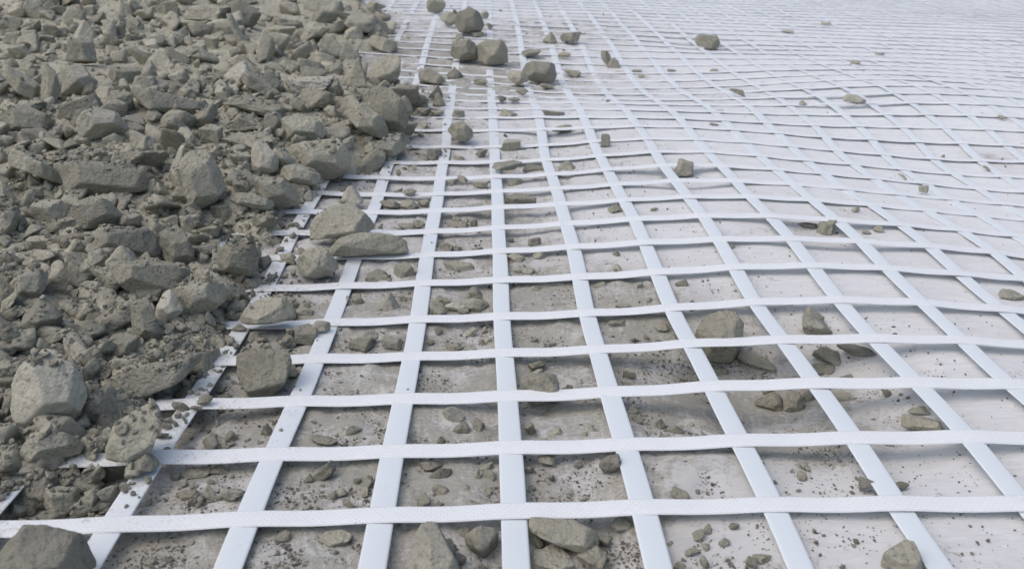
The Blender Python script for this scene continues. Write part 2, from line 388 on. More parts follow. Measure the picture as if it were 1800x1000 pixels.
def strap_material(name, colour, cross):
    g = Nodes(name)
    uv = g.n("Attribute", attribute_name="strap_uv").outputs["Vector"]
    d = g.n("Attribute", attribute_name="dirt").outputs["Fac"]
    co = g.n("TexCoord").outputs["Object"]
    tone = g.noise(g.map(uv, (9, 160, 1)), 1.0, 3, .5)
    c = g.mix(g.math('MULTIPLY', tone, .35), colour, tuple(x * .86 for x in colour))
    if cross:                                                    # plain weave: short offset stitches
        br = g.n("TexBrick"); br.offset = .5; br.squash = 1.0
        br.inputs["Scale"].default_value = 1.0; br.inputs["Brick Width"].default_value = .0052; br.inputs["Row Height"].default_value = .0030
        br.inputs["Mortar Size"].default_value = .0005; br.inputs["Mortar Smooth"].default_value = .8
        br.inputs["Color1"].default_value = (1, 1, 1, 1); br.inputs["Color2"].default_value = (.9, .9, .9, 1); br.inputs["Mortar"].default_value = (.55, .55, .56, 1)
        g.l(uv, br.inputs["Vector"])
        weave = br.outputs["Color"]
        c = g.mix(.28, c, weave, 'MULTIPLY')
        nrm = g.bump(weave, .55, .0012)
    else:                                                        # twill: fine slanting ribs
        wv = g.n("TexWave"); wv.wave_type = 'BANDS'; wv.bands_direction = 'DIAGONAL'
        wv.inputs["Scale"].default_value = 190; wv.inputs["Distortion"].default_value = 1.2; wv.inputs["Detail"].default_value = 2
        g.l(uv, wv.inputs["Vector"])
        weave = wv.outputs["Color"]
        c = g.mix(.05, c, weave, 'MULTIPLY')
        nrm = g.bump(weave, .15, .0004)
    m = g.math('ADD', g.math('MULTIPLY', g.noise(co, 45, 6, .75), .6), g.math('MULTIPLY', g.noise(co, 330, 3, .7), .4))
    thr = g.math('SUBTRACT', .70, g.math('MULTIPLY', d, .22))
    cl = g.n("Clamp"); g.l(g.math('MULTIPLY', g.math('SUBTRACT', m, thr), 12.0), cl.inputs[0])
    c = g.mix(g.math('MULTIPLY', cl.outputs[0], .75), c, DUST)
    c = g.mix(g.math('MULTIPLY', d, .22), c, (.62, .61, .57))
    g.l(c, g.b.inputs["Base Color"])
    g.b.inputs["Roughness"].default_value = .52
    g.b.inputs["Specular IOR Level"].default_value = .35
    g.b.inputs['Sheen Weight'].default_value = .5
    g.b.inputs['Sheen Roughness'].default_value = .6
    g.l(nrm, g.b.inputs["Normal"])
    return g.mat
M_LONG = strap_material("ribbed_strap", (.71, .77, .805), False)
M_CROSS = strap_material("woven_strap", (.84, .875, .89), True)

# ------------------------------------------------------------------ setting
def sheet(xs, ys):
    X, Y = np.meshgrid(xs, ys)
    ny, nx = X.shape
    i = np.arange(ny * nx).reshape(ny, nx)
    f = np.stack([i[:-1, :-1], i[:-1, 1:], i[1:, 1:], i[1:, :-1]], -1).reshape(-1, 4)
    return X.ravel(), Y.ravel(), f

def graded(lo, a, b, hi, step, grow=1.06):
    mid = list(np.arange(a, b, step))
    up, s, x = [], step, mid[-1]
    while x < hi:
        s *= grow; x += s; up.append(x)
    dn, s, x = [], step, mid[0]
    while x > lo:
        s *= grow; x -= s; dn.append(x)
    return np.array(dn[::-1] + mid + up)

g_ = Nodes("bare_soil")
gc = g_.n("TexCoord").outputs["Object"]
g_.l(g_.ramp(g_.noise(gc, 3, 8, .65), [(.3, (.14, .13, .105)), (.7, (.25, .235, .19))]), g_.b.inputs["Base Color"])
g_.b.inputs["Roughness"].default_value = .95
g_.l(g_.bump(g_.noise(gc, 14, 8, .7), .8, .03), g_.b.inputs["Normal"])
gx, gy, gf = sheet(np.linspace(-160, 160, 60), np.linspace(-60, 260, 60))
o = mesh_from("ground", np.column_stack([gx, gy, np.full_like(gx, -.22) + .05 * fbm2(gx * .2, gy * .2, 3, 3)]), gf, g_.mat)
o["kind"] = "structure"

fx, fy, ff = sheet(graded(-5.0, -.75, 1.35, 7.0, .0062), graded(-.4, .42, 1.75, 9.0, .0062, 1.012))
fd = dirt_at(fx, fy, False)
fz = fabric_z(fx, fy)
fz = fz + .0042 * sstep(.35, .9, fd) * sstep(-.05, .35, fbm2(fx * 26, fy * 26, 4, 303, .6))
fab = mesh_from("fleece_sheet", np.column_stack([fx, fy, fz]), ff, M_FABRIC, attrs={"dirt": ('FLOAT', fd), "dust": ('FLOAT', dirt_at(fx, fy))})
fab["label"] = "white fleece ground fabric spread out beneath the strap grid"
fab["category"] = "ground fabric"

# ------------------------------------------------------------------ the strap grid
grid = bpy.data.objects.new("strap_grid", None)
COL.objects.link(grid)
grid.location = (0, ROW0, 0)
grid["label"] = "white woven strap grid with square openings lying over the fabric"
grid["category"] = "geogrid"

def ribbon(name, path, side, width, thick, mat, v0):
    """flat strap with rounded edges along path (n,3); side (n,3) unit"""
    n = len(path)
    seg = np.concatenate([[0], np.cumsum(np.linalg.norm(np.diff(path, axis=0), axis=1))])
    tan = np.gradient(path, axis=0); tan /= np.linalg.norm(tan, axis=1)[:, None]
    nor = np.cross(side, tan); nor *= np.sign(nor[:, 2:3] + 1e-9); nor /= np.linalg.norm(nor, axis=1)[:, None]
    prof = [(-.5, .15), (-.485, .75), (-.40, 1.0), (0, 1.04), (.40, 1.0), (.485, .75), (.5, .15), (.46, 0.0), (-.46, 0.0)]
    wv = width * (1 + .035 * noise2(seg * 9 + v0 * 3.1, np.zeros(n) + v0, 8))
    V = np.stack([path + side * (a * wv)[:, None] + nor * (b * thick) for a, b in prof], 1)
    k = len(prof)
    idx = np.arange(n * k).reshape(n, k)
    nx = np.roll(idx, -1, axis=1)
    F4 = np.stack([idx[:-1], nx[:-1], nx[1:], idx[1:]], -1).reshape(-1, 4)
    uv = np.zeros((n, k, 3))
    uv[:, :, 0] = seg[:, None] + v0 * .37
    uv[:, :, 1] = np.array([a for a, b in prof])[None] * width
    P = V.reshape(-1, 3)
    dd = np.clip(1.0 * np.exp(-np.maximum(-heap_sd(P[:, 0], P[:, 1]), 0) / .15) + .15 * dirt_at(P[:, 0], P[:, 1]), 0, 1)
    o = mesh_from(name, P - np.array([0, ROW0, 0]), F4, mat, attrs={"strap_uv": ('FLOAT_VECTOR', uv), "dirt": ('FLOAT', dd)}, parent=grid)
    return o

def lattice(k, j):
    x0 = np.asarray(k, float) * W
    y0 = ROW0 + np.asarray(j, float) * PITCH_Y
    dz, dx, dy = field(x0, y0)
    x, y = x0 + dx, y0 + dy
    return np.stack([x, y, grid_z(x, y)], -1)

for k in range(-9, 34):
    j = np.arange(-5, 62, .12)
    p = lattice(np.full_like(j, k), j)
    p[:, 0] += .0015 * noise2(j * .5, np.full_like(j, k * 7.7), 3)
    p[:, 2] += .0012 * noise2(j * .9, np.full_like(j, k * 3.3), 4)
    t = np.gradient(p, axis=0); t[:, 2] = 0
    s = np.column_stack([t[:, 1], -t[:, 0], np.zeros(len(t))]); s /= np.linalg.norm(s, axis=1)[:, None]
    s[:, 2] = .03 * noise2(j * .35, np.full_like(j, k * 5.9), 12)
    ribbon("lengthwise_strap", p, s, .0205, .0010, M_LONG, k)
for j in range(-4, 60):
    k = np.arange(-9.3, 33.3, .1)
    p = lattice(k, np.full_like(k, j))
    p[:, 1] += .0006 * noise2(k * .6, np.full_like(k, j * 5.1), 6)
    p[:, 2] += .0014 + .0004 * noise2(k * 1.0, np.full_like(k, j * 9.3), 7) - .0014 * np.sin(math.pi * (k % 1.0)) ** 2
    t = np.gradient(p, axis=0); t[:, 2] = 0
    s = np.column_stack([-t[:, 1], t[:, 0], np.zeros(len(t))]); s /= np.linalg.norm(s, axis=1)[:, None]
    s[:, 2] = .04 * noise2(k * .5, np.full_like(k, j * 4.9), 13)
    s /= np.linalg.norm(s, axis=1)[:, None]
    ribbon("cross_strap", p, s, .0205, .0011, M_CROSS, j)

# ------------------------------------------------------------------ heap bed
bx, by, bf = sheet(graded(-4.5, -1.05, .15, .35, .0062, 1.05), graded(-.3, .45, 1.75, 7.2, .0062, 1.012))
bs = heap_sd(bx, by)
bz = bed_smooth(bx, by)
lump = 1 - np.abs(fbm2(bx * 30, by * 30, 3, 91))
lump2 = np.abs(fbm2(bx * 75 + 5, by * 75, 3, 95))
bz = bz + sstep(-.005, .03, bs) * (.011 * (lump - .75) + .008 * lump2)
keep = bs > -.035
kf = keep[bf].all(1)
used = np.unique(bf[kf]); remap = np.full(len(bx), -1); remap[used] = np.arange(len(used))
o = mesh_from("crushed_dirt", np.column_stack([bx, by, bz])[used], remap[bf[kf]], M_BED)
o["kind"] = "stuff"
o["label"] = "grey crushed dirt packed between the stones of the heap"

# ------------------------------------------------------------------ stones
def unit_stone(level, kind, seed, soft=1.0):
    """a broken stone about 1 across: soft cut polytope with rough faces; z is up"""
    r = np.random.default_rng(seed)
    V, Fc = ICO[level]
    if kind == 'block':
        n = np.array([(1, 0, 0), (-1, 0, 0), (0, 1, 0), (0, -1, 0), (0, 0, 1), (0, 0, -1)], float) + r.normal(0, .20, (6, 3))
        n = np.vstack([n, r.normal(0, 1, (4, 3))]); d = np.concatenate([r.uniform(.62, .8, 6), r.uniform(.85, 1.0, 4)]); sh = 22
    elif kind == 'slab':
        n = np.array([(0, 0, 1), (0, 0, -1)], float) + r.normal(0, .14, (2, 3))
        a = r.uniform(0, 6.28) + np.linspace(0, 6.28, 7)[:6] + r.normal(0, .25, 6)
        n = np.vstack([n, np.column_stack([np.cos(a), np.sin(a), r.normal(0, .35, 6)])]); d = np.concatenate([[.5, .5], r.uniform(.72, 1.0, 6)]); sh = 22
    elif kind == 'wedge':
        n = np.vstack([[(0, 0, -1)], np.column_stack([np.cos(np.arange(5) * 1.26 + r.uniform(0, 6)), np.sin(np.arange(5) * 1.26 + r.uniform(0, 6)), r.uniform(.25, .9, 5)])])
        n = np.vstack([n, r.normal(0, 1, (3, 3))]); d = np.concatenate([[.55], r.uniform(.55, .75, 5), r.uniform(.8, 1, 3)]); sh = 22
    elif kind == 'spike':
        n = np.vstack([[(0, 0, -1)], np.column_stack([np.cos(np.arange(4) * 1.57 + .5 + r.normal(0, .2, 4)), np.sin(np.arange(4) * 1.57 + .5 + r.normal(0, .2, 4)), np.full(4, .42)])])
        n = np.vstack([n, [(.2, .1, 1)]]); d = np.array([.6, .5, .5, .52, .48, .85]); sh = 34
    elif kind == 'round':
        n = r.normal(0, 1, (18, 3)); d = r.uniform(.72, .92, 18); sh = 18
    else:                                                       # lump
        n = r.normal(0, 1, (12, 3)); d = r.uniform(.62, .95, 12); sh = 20
    n = n / np.linalg.norm(n, axis=1)[:, None]
    c = np.maximum(V @ n.T, 1e-3) / d[None]
    sh *= soft
    rad = 1.0 / (np.sum(c ** sh, axis=1) + 1e-9) ** (1.0 / sh)
    rad = np.minimum(rad, 1.6)
    P = V * rad[:, None]
    rough = {'lump': 1.5, 'round': .85}.get(kind, 1.0)
    if level >= 3:
        return roughen(P, V, r, level, rough), Fc
    else:
        disp = .09 * r.normal(0, 1, len(P)) * (.5 if level == 1 else .35)
    P = P * (1 + disp[:, None])
    return P, Fc

HERO = """# far cluster on the grid
800 14 851 60 g round 0 d | big rounded dark boulder / farthest of the large stones out on the grid
771 22 802 50 g lump 0
749 -6 782 28 g lump 0 n | tall lumpy stone / against the far end of the heap's edge
827 56 852 66 g slab
853 41 867 53 g lump
842 20 859 35 g lump
791 70 842 108 g round 0 | humped twin stone / leaning against a squarer neighbour on the grid
839 69 894 115 g block 0 | broad squarish twin stone / pressed against a humped neighbour on the grid
800 60 816 73 g lump
953 57 980 78 g wedge 0 d
984 56 1021 80 g block 0 n | five-sided pale stone / with a dark smaller stone tight beside it, far out on the grid
916 87 950 102 g slab 0 d
917 108 979 147 g round 0 d | large two-faced stone / pale on top and dark in front, out on the grid straps
894 125 929 154 g round
948 145 977 158 g lump
989 121 1022 137 g lump
980 92 1003 104 g lump
1024 111 1031 122 g lump
953 160 963 169 g lump
874 168 890 181 g round 0 d
892 170 914 181 g lump 0 d
905 156 929 171 g lump
930 158 941 168 f lump
732 119 783 150 g wedge 0 d | dark shell-shaped stone / at the heap's far toe beside a triangular chip
785 118 814 140 g wedge 0 n | triangular upright chip / beside a dark shell-shaped stone
751 149 778 177 g wedge 0 d
760 164 783 189 g wedge 0 n
729 189 757 205 g lump
752 194 779 206 g slab
793 192 817 211 f block
877 191 910 207 f wedge
832 138 857 153 f lump
875 121 885 131 g lump
787 213 832 250 g round 0 n | egg-shaped stone / alone on a strap crossing beside the heap
880 243 915 268 f block
863 282 918 305 g slab 0 d | long dark loaf-shaped stone / resting on a cross strap amid the grid
918 287 968 305 f block 0 d
978 280 1017 302 f wedge
970 217 1005 238 f block
1055 233 1073 262 f block 0 p
835 260 857 280 f lump
795 272 817 283 f lump
748 257 777 283 f block
730 267 753 283 f wedge
782 313 805 330 g lump 0 d
803 307 823 327 g lump
830 317 858 333 f slab
890 312 918 328 f wedge
953 195 993 205 f slab 0 d
1055 88 1075 118 f lump 0 n
1067 103 1090 121 f wedge 0 d | dark chip propped on a lumpy pale stone / in the far middle of the grid
886 338 942 372 f slab 0 n | lens-shaped stone / with a cross strap passing over its front
1068 360 1094 376 f round
665 350 703 371 f round
698 348 735 371 f round
733 348 755 366 f round
707 333 732 345 g slab
697 391 730 407 f slab
728 385 747 405 f lump
785 388 825 403 f lump
825 383 839 400 f block
767 423 797 443 f wedge
797 428 812 443 f lump
777 458 837 477 f slab 0 n | thin pancake-like chip / lying flat in a grid opening
927 416 951 434 f wedge
890 443 925 465 f lump
935 440 959 457 f lump
688 458 733 493 f wedge 0 n | steep pointed stone / in a grid opening close to the heap
640 473 688 497 f slab
662 510 705 552 f wedge 0 p | pale leaning angular stone / in a grid opening among crumbs
618 513 640 536 f lump
780 527 820 550 f round 0 p
817 525 859 550 f wedge
757 518 790 537 f lump
610 592 655 620 f block
668 587 708 617 f block
780 600 813 617 f lump
927 498 955 513 f wedge
1041 492 1071 508 f wedge 0 d
1069 558 1104 578 f lump
1081 530 1111 545 f slab
902 470 917 481 f lump
917 470 941 483 f slab
915 655 985 712 f block 0 n | broad dusty block / tucked under a cross strap in the middle of the grid
918 740 943 770 f lump
1102 707 1125 730 f wedge
737 806 777 832 f round 0 d | lone dark clod / sitting in a clean grid opening in the near middle
942 798 977 824 f round
1008 807 1025 824 f round
1053 797 1092 840 f lump 0 d | dark round stone tucked against a lengthwise strap / in the near middle of the grid
843 857 867 874 f lump
808 852 828 870 f lump
713 913 800 1030 f spike 0 p | tall pointed upright stone / standing just in front of the nearest cross strap
800 923 830 947 f lump
928 912 1056 972 f slab 0 n | wide cracked slab / lying flat in the nearest grid opening
1072 908 1117 940 f round 0 d
1047 940 1077 966 f lump
925 962 1010 1015 f slab
1013 962 1070 1010 f lump
310 860 343 879 f slab
388 853 428 884 f lump
560 934 617 962 f slab 0 n | flat oval pebble / alone in the nearest row of openings
478 932 510 955 f round
360 764 412 792 f lump
457 740 480 767 f wedge
320 819 367 842 f block
367 819 402 835 f slab
542 764 592 787 f lump
640 905 668 925 f lump
# near bottom of the heap
-15 912 143 1030 g wedge 0 d | huge smooth wedge-shaped boulder / rising in front of the nearest cross strap
62 852 128 915 f block 0
128 812 182 870 f lump 55 n | knobbly leaning stone / propped up inside the nearest grid opening of the heap's toe
125 865 190 912 f lump
220 793 272 838 g round 0 n | potato-shaped stone / sitting right on a strap crossing near the heap
182 779 233 807 g slab
187 710 288 803 g block 25 n | thick tilted slab / leaning over a lengthwise strap at the heap's toe
347 690 372 715 g round
220 695 252 717 g lump
183 695 223 718 g slab
37 748 140 812 g wedge 0 n | broad squat wedge stone / resting on the second cross strap beneath a big pale boulder
-12 738 60 792 g slab 0 d
128 753 197 799 h lump
108 737 147 769 h lump
-6 797 70 835 g slab
18 605 142 748 h block 0 p | big pale boulder / standing upright at the near edge of the heap
165 633 357 703 h slab -10 n | long flat slab / lying low across the near part of the heap
419 608 514 700 f block 0 n | tall dusty block / standing on the grid one opening from the heap
424 518 520 568 g slab 0 n | broad flat-topped stone / straddling a strap crossing at the heap's toe
510 570 556 610 f block
548 562 578 587 g round
434 580 465 607 f lump
516 535 551 560 f lump
521 433 595 490 f round 0 n | round dusty boulder / on the fabric at the heap's toe beside a smaller stone
481 441 521 470 f lump
377 420 461 488 h block 0 n | chunky rounded block / at the heap's toe where the strap ends vanish
282 396 341 468 h block 0 n | upright bread-shaped block / standing beside a long dark overhanging stone
155 401 282 458 h slab 8 d | long dark overhanging stone / bridging a hollow beside an upright block
302 487 396 557 h block 0 n | square head of dusty rock / at the end of the long humped rock
200 455 330 520 h lump -18 n | long humped rock / arched over a dark hollow in the heap
160 478 219 523 h lump 0 n
277 508 321 568 h wedge 0 p | sharp pale kite-shaped stone / leaning in front of the square-headed rock
230 523 274 598 h block 0 n | narrow upright pillar stone / next to a sharp kite-shaped one
177 550 230 592 h round
197 525 234 557 h lump
2 473 84 533 h lump -20
30 522 107 595 h wedge 0 d
-15 560 43 630 h round 0 d
127 345 212 402 h wedge 0 n | low dusty pyramid / amid the heap behind the long dark overhang
47 355 115 397 h block 0
72 378 145 415 h slab 12 d
322 263 397 366 h wedge 70 n | tall slanting stone / leaning between two squat stones in mid heap
404 336 481 372 h slab
447 308 525 368 h block 0 n | squared grey block / low at the heap's edge beside the strap ends
493 287 563 330 h wedge
510 242 617 317 h block 0 n | massive square-cut block / on the heap's edge facing the open grid
442 248 490 307 h spike 0 p | pale upright fang-shaped stone / next to the massive square-cut block
112 275 268 348 h slab -14 n | very large sloping slab / in the middle of the heap
22 255 105 332 h slab -35 n | long stone tilted downhill / beside the very large sloping slab
37 228 110 272 h slab -20
70 265 113 288 h lump
5 183 93 240 h slab -12 n | wide stepped stone / near the outer side of the heap
138 187 222 243 h round 0 p | domed pale stone / with a white fleck, in the middle of the heap
97 168 175 220 h slab 10 d
175 163 233 200 h block 0 d
107 115 163 167 h block 0 p | pale rectangular slab / standing on edge in the rear heap
68 112 104 183 h slab 68 n | narrow standing slab / next to the pale rectangular slab
-6 125 63 183 h slab -35 n
236 150 370 213 h slab -22 d | long dark shadowed slab / jutting out of the rear heap
282 197 339 237 h round 0
253 197 283 223 h lump
217 207 257 237 h block 0 d
183 122 243 152 h slab -8 d
112 73 168 122 h block 0 d | dark cube-like stone / in the rear heap
10 82 50 107 h lump
160 68 202 88 h slab
123 42 167 78 h wedge 0 p
245 93 310 127 h wedge
390 112 445 150 h wedge 0 p
420 130 492 172 h slab -20 d | dark notched stone / beside a pale wedge in the rear heap
463 65 510 103 h round
400 37 430 90 h slab -55
322 15 398 50 h block 0 n | large rear block / high on the far part of the heap
403 10 453 53 h block 0 d
527 0 600 28 h wedge 0 d
463 50 520 80 h slab
497 133 580 167 h block 0 p
513 160 585 200 h lump
387 175 497 215 h slab -14 n | long thin tilted plate / beside a rounded knob in the mid heap
390 200 470 236 h lump
490 200 572 253 h block 0 n | bulky crusted stone / behind the massive square-cut block
460 205 495 245 h round 0 d | rounded dark knob / beside the long thin plate
380 232 482 272 h lump
292 262 332 330 h slab 72 p
205 265 287 317 h lump 0
213 233 273 267 h wedge 0 p
153 263 193 278 h slab 0 p
398 270 442 300 h block
393 308 427 333 h round
600 108 645 157 h wedge 0 n
642 105 703 158 h round 0 n | tall blunt stone / crowning the heap's far edge
650 150 718 237 h block 0 n | huge block with a dark side face / overlooking the grid at the heap's edge
683 153 737 190 h block 0 d
607 180 682 247 h slab -28 n | slanting slab / sliding down beside the huge block with a dark side
640 238 712 282 h slab 18 p | smooth pale wedge-like slab / at the foot of the huge dark-sided block
645 68 697 97 h slab -10
600 30 663 67 h lump 0 d
643 7 677 28 h lump
600 50 637 72 h wedge
545 355 658 418 g wedge 0 n | broad pyramid stone / sitting on the straps just off the heap
578 404 718 452 g slab 4 n | long loaf-like stone / lying along the straps below the broad pyramid
597 323 637 360 g wedge 0 p
# further right
1222 542 1307 640 f round 0 n | big rounded clod / standing under a cross strap out in the clean grid
1410 551 1464 589 f wedge -25 d | dark pointed chip / alone on clean fabric beyond the big rounded clod
1474 604 1551 632 f slab -15 d | flat dark stone half under a lengthwise strap / beyond a cross strap
1429 607 1491 648 f lump -18
1424 634 1472 664 f lump
1297 615 1384 664 f slab -25 n | dusty sloping lump / in the same opening as the foot of the big clod
1255 646 1282 664 f lump
1280 631 1300 648 f lump
1377 686 1417 729 f round 0 n | smooth rounded stone beneath a cross strap / with dust packed beside it
1330 690 1378 730 f lump
1410 684 1437 712 f round 0 d
1460 684 1502 712 f lump 0 d
1596 715 1637 732 f round 0 d
1586 729 1663 759 f block 0 n | flat brick-shaped stone / with a small round one balanced behind it, near a strap crossing
1510 838 1542 870 f lump 0 d | stone half hidden by a lengthwise strap / in clean fabric close to the viewer
1553 955 1625 1015 f slab 0 n | smooth stone peeping from under a strap / at the very front on clean fabric
1575 950 1605 985 f round 0 d
1263 943 1284 961 f round 0 d
1400 388 1441 403 f lump 0 d
1437 386 1473 415 f slab 0 n | pale flat stone in a nest of grit / far along the clean grid
1514 403 1532 413 f lump
1536 397 1554 410 f round
1497 362 1513 375 f lump
1520 368 1533 376 f round
1760 511 1805 529 f slab 0 p | lone almond-shaped chip / beside a cross strap on the cleanest fabric
1711 448 1722 455 f block 0 d
1221 62 1266 89 f block 0 n | solitary squared stone / far out on the white grid
1282 156 1310 171 g slab -15 d
1483 165 1523 181 g slab -8 p | pale elongated stone / lying on a far cross strap
1495 106 1513 114 g slab 0 p
1405 177 1420 185 g wedge
1256 193 1273 198 f block
1577 304 1598 320 f wedge -30 p
1616 325 1634 341 g block 0 p
1684 287 1697 299 f round
1728 290 1744 303 f wedge -25
1755 203 1770 210 g round
1700 161 1711 171 f round 0 d
1187 279 1220 316 f block 0 d | dark upright block behind a thin strap / halfway along the clean grid
1110 121 1129 128 f slab
1173 122 1188 127 f slab 0 d
1248 121 1263 128 f slab
1287 119 1298 126 f block 0 d
1130 110 1143 118 f lump
1120 131 1134 138 f lump
1444 39 1462 45 g slab 0 p
1375 52 1395 59 g slab 0 p
1538 92 1557 98 g slab 0 p
1275 426 1294 439 f lump 0 d
1285 277 1297 285 f round
1294 283 1304 290 f round
1319 275 1329 281 f round 0 d
1400 220 1409 229 f round 0 d
1247 215 1264 222 f lump 0 d
"""

POLY = """28,648 50,622 85,607 103,608 122,628 140,660 141,700 110,738 90,748 45,738 22,712 19,680 / 108,660
-15,960 52,913 75,920 125,955 143,985 150,1030 -15,1030 / 75,960
745,915 768,915 785,950 800,985 812,1030 713,1030 722,975 738,930 / 780,965
222,727 262,710 285,713 288,730 272,775 262,795 205,800 187,790 198,762 / 266,765
37,788 58,757 80,750 105,762 140,795 128,808 85,811 55,803 / 92,775
165,690 195,657 240,643 320,638 355,640 350,655 290,685 215,703 172,702 / 250,656
419,627 428,610 470,608 508,612 514,640 497,680 470,698 445,700 428,665 / 492,650
424,560 440,535 470,520 505,530 520,548 515,565 480,569 440,565 / 480,556
521,455 540,437 570,433 590,460 594,475 575,487 550,490 525,478
377,455 390,432 420,425 448,428 455,455 450,475 428,488 385,470
283,440 290,405 305,397 325,400 340,440 337,460 318,468 285,460 / 325,432
155,430 175,412 215,403 255,408 280,428 282,452 270,459 225,456 175,448 / 215,416
302,500 330,490 375,488 396,510 393,530 360,550 335,557 318,550 305,525 / 350,505
200,458 230,455 300,470 330,490 320,520 290,525 230,508 205,490 / 250,478
277,545 285,525 302,508 315,530 321,550 300,566 278,564 / 300,545
232,560 237,530 255,523 268,530 274,565 270,590 255,598 238,590 / 262,560
127,370 140,352 165,344 195,358 212,385 205,395 170,402 140,395 / 172,365
322,300 335,278 355,264 372,275 397,325 395,338 378,355 350,366 330,360 326,340 / 350,335
510,250 540,243 600,245 617,270 612,295 590,312 565,317 520,300 510,280 / 585,270
442,290 447,262 462,248 472,252 490,285 488,303 465,307 444,305 / 470,285
112,290 130,277 180,285 235,305 268,330 262,345 180,348 120,345 / 165,310
22,275 35,257 50,262 85,295 105,325 92,332 60,310 30,290
5,205 25,187 50,185 90,215 93,225 60,238 15,238 / 55,210
138,215 155,193 177,187 205,200 222,230 205,243 160,243 140,232 / 190,212
110,120 130,114 150,115 163,145 165,165 140,167 107,162 / 145,140
68,175 78,125 88,112 100,130 103,160 90,183 72,183 / 90,145
237,158 247,150 300,170 345,185 370,200 355,213 300,205 260,190 / 285,180
490,240 500,210 520,202 565,215 572,235 560,247 525,253 495,250 / 540,225
650,165 665,152 690,160 712,190 717,215 705,235 685,235 665,215 650,190 / 678,190
607,195 640,182 672,205 682,235 672,247 645,235 615,210
640,275 655,255 690,238 705,240 712,262 690,276 660,282 / 685,255
545,410 560,380 590,358 615,358 645,380 658,403 640,413 590,418 550,417 / 612,400
578,440 595,420 625,408 690,415 715,430 718,445 690,451 620,447 585,447 / 640,428
1222,595 1240,560 1265,545 1290,545 1305,565 1305,600 1290,635 1270,640 1240,630 / 1275,590
1410,560 1418,552 1440,560 1463,580 1455,587 1425,589 1413,578 / 1428,570
1586,733 1605,731 1645,732 1663,755 1655,759 1588,757 / 1620,742
800,45 805,22 825,14 843,22 851,45 845,57 820,60 805,57
839,108 840,78 855,70 878,70 893,90 893,110 875,116 850,114
791,95 797,75 820,70 838,75 840,105 815,108 798,104
917,125 925,112 945,108 965,110 979,135 972,145 945,146 925,140 / 945,122
915,662 935,655 975,655 985,675 982,705 950,712 918,705 / 960,672
928,935 935,912 1010,912 1050,935 1053,955 1015,970 985,960 950,945 / 1000,945
1377,715 1382,692 1400,686 1415,705 1415,725 1400,729 1380,727
1483,172 1487,166 1505,166 1522,175 1522,181 1485,180
1221,66 1230,62 1260,63 1266,75 1262,88 1232,87 / 1252,72
2,530 10,505 40,480 65,473 84,487 75,510 50,530 20,533 / 55,495
30,585 45,560 80,523 100,540 107,565 85,595 45,595 / 85,555
404,345 420,337 445,340 478,360 480,369 455,372 415,355 / 440,352
447,320 455,308 490,312 515,335 525,355 515,367 480,366 455,345 / 480,330
493,305 505,290 525,288 560,310 563,322 545,330 515,322 / 528,308
787,228 797,216 815,213 830,228 832,240 820,250 800,245
"""
OUTL = []
for line in POLY.strip().splitlines():
    a, _, b = line.partition('/')
    pts = np.array([[float(v) for v in p.split(',')] for p in a.split()])
    rd = np.array([float(v) for v in b.split(',')]) if b.strip() else pts.mean(0)
    OUTL.append((pts, rd))

def roughen(P, V, r, level, rough=1.0):
    """weathering of a stone about 1 across: broad dents, chips, and a crumbly dusty crust, heaviest on top"""
    off = r.uniform(-50, 50, 3)
    disp = .055 * noise3(P * 2.3 + off, 1) + .034 * noise3(P * 5.1 + off, 2)
    ch = noise3(P * 3.4 + off + 9, 6)
    disp -= .10 * np.clip(ch - .35, 0, 1)
    crust = np.clip(V[:, 2] * .6 + .55, .3, 1.1) * np.clip(.7 + .8 * noise3(P * 2.9 - off, 7), .15, 1.3)
    gr = .030 * noise3(P * 10 + off, 3)
    if level >= 4: gr = gr + .034 * (np.abs(noise3(P * 17 + off, 4)) - .3)
    if level >= 5: gr = gr + .026 * noise3(P * 31 + off, 5) + .018 * noise3(P * 55 + off, 8)
    return P * (1 + rough * (disp + crust * gr))[:, None]

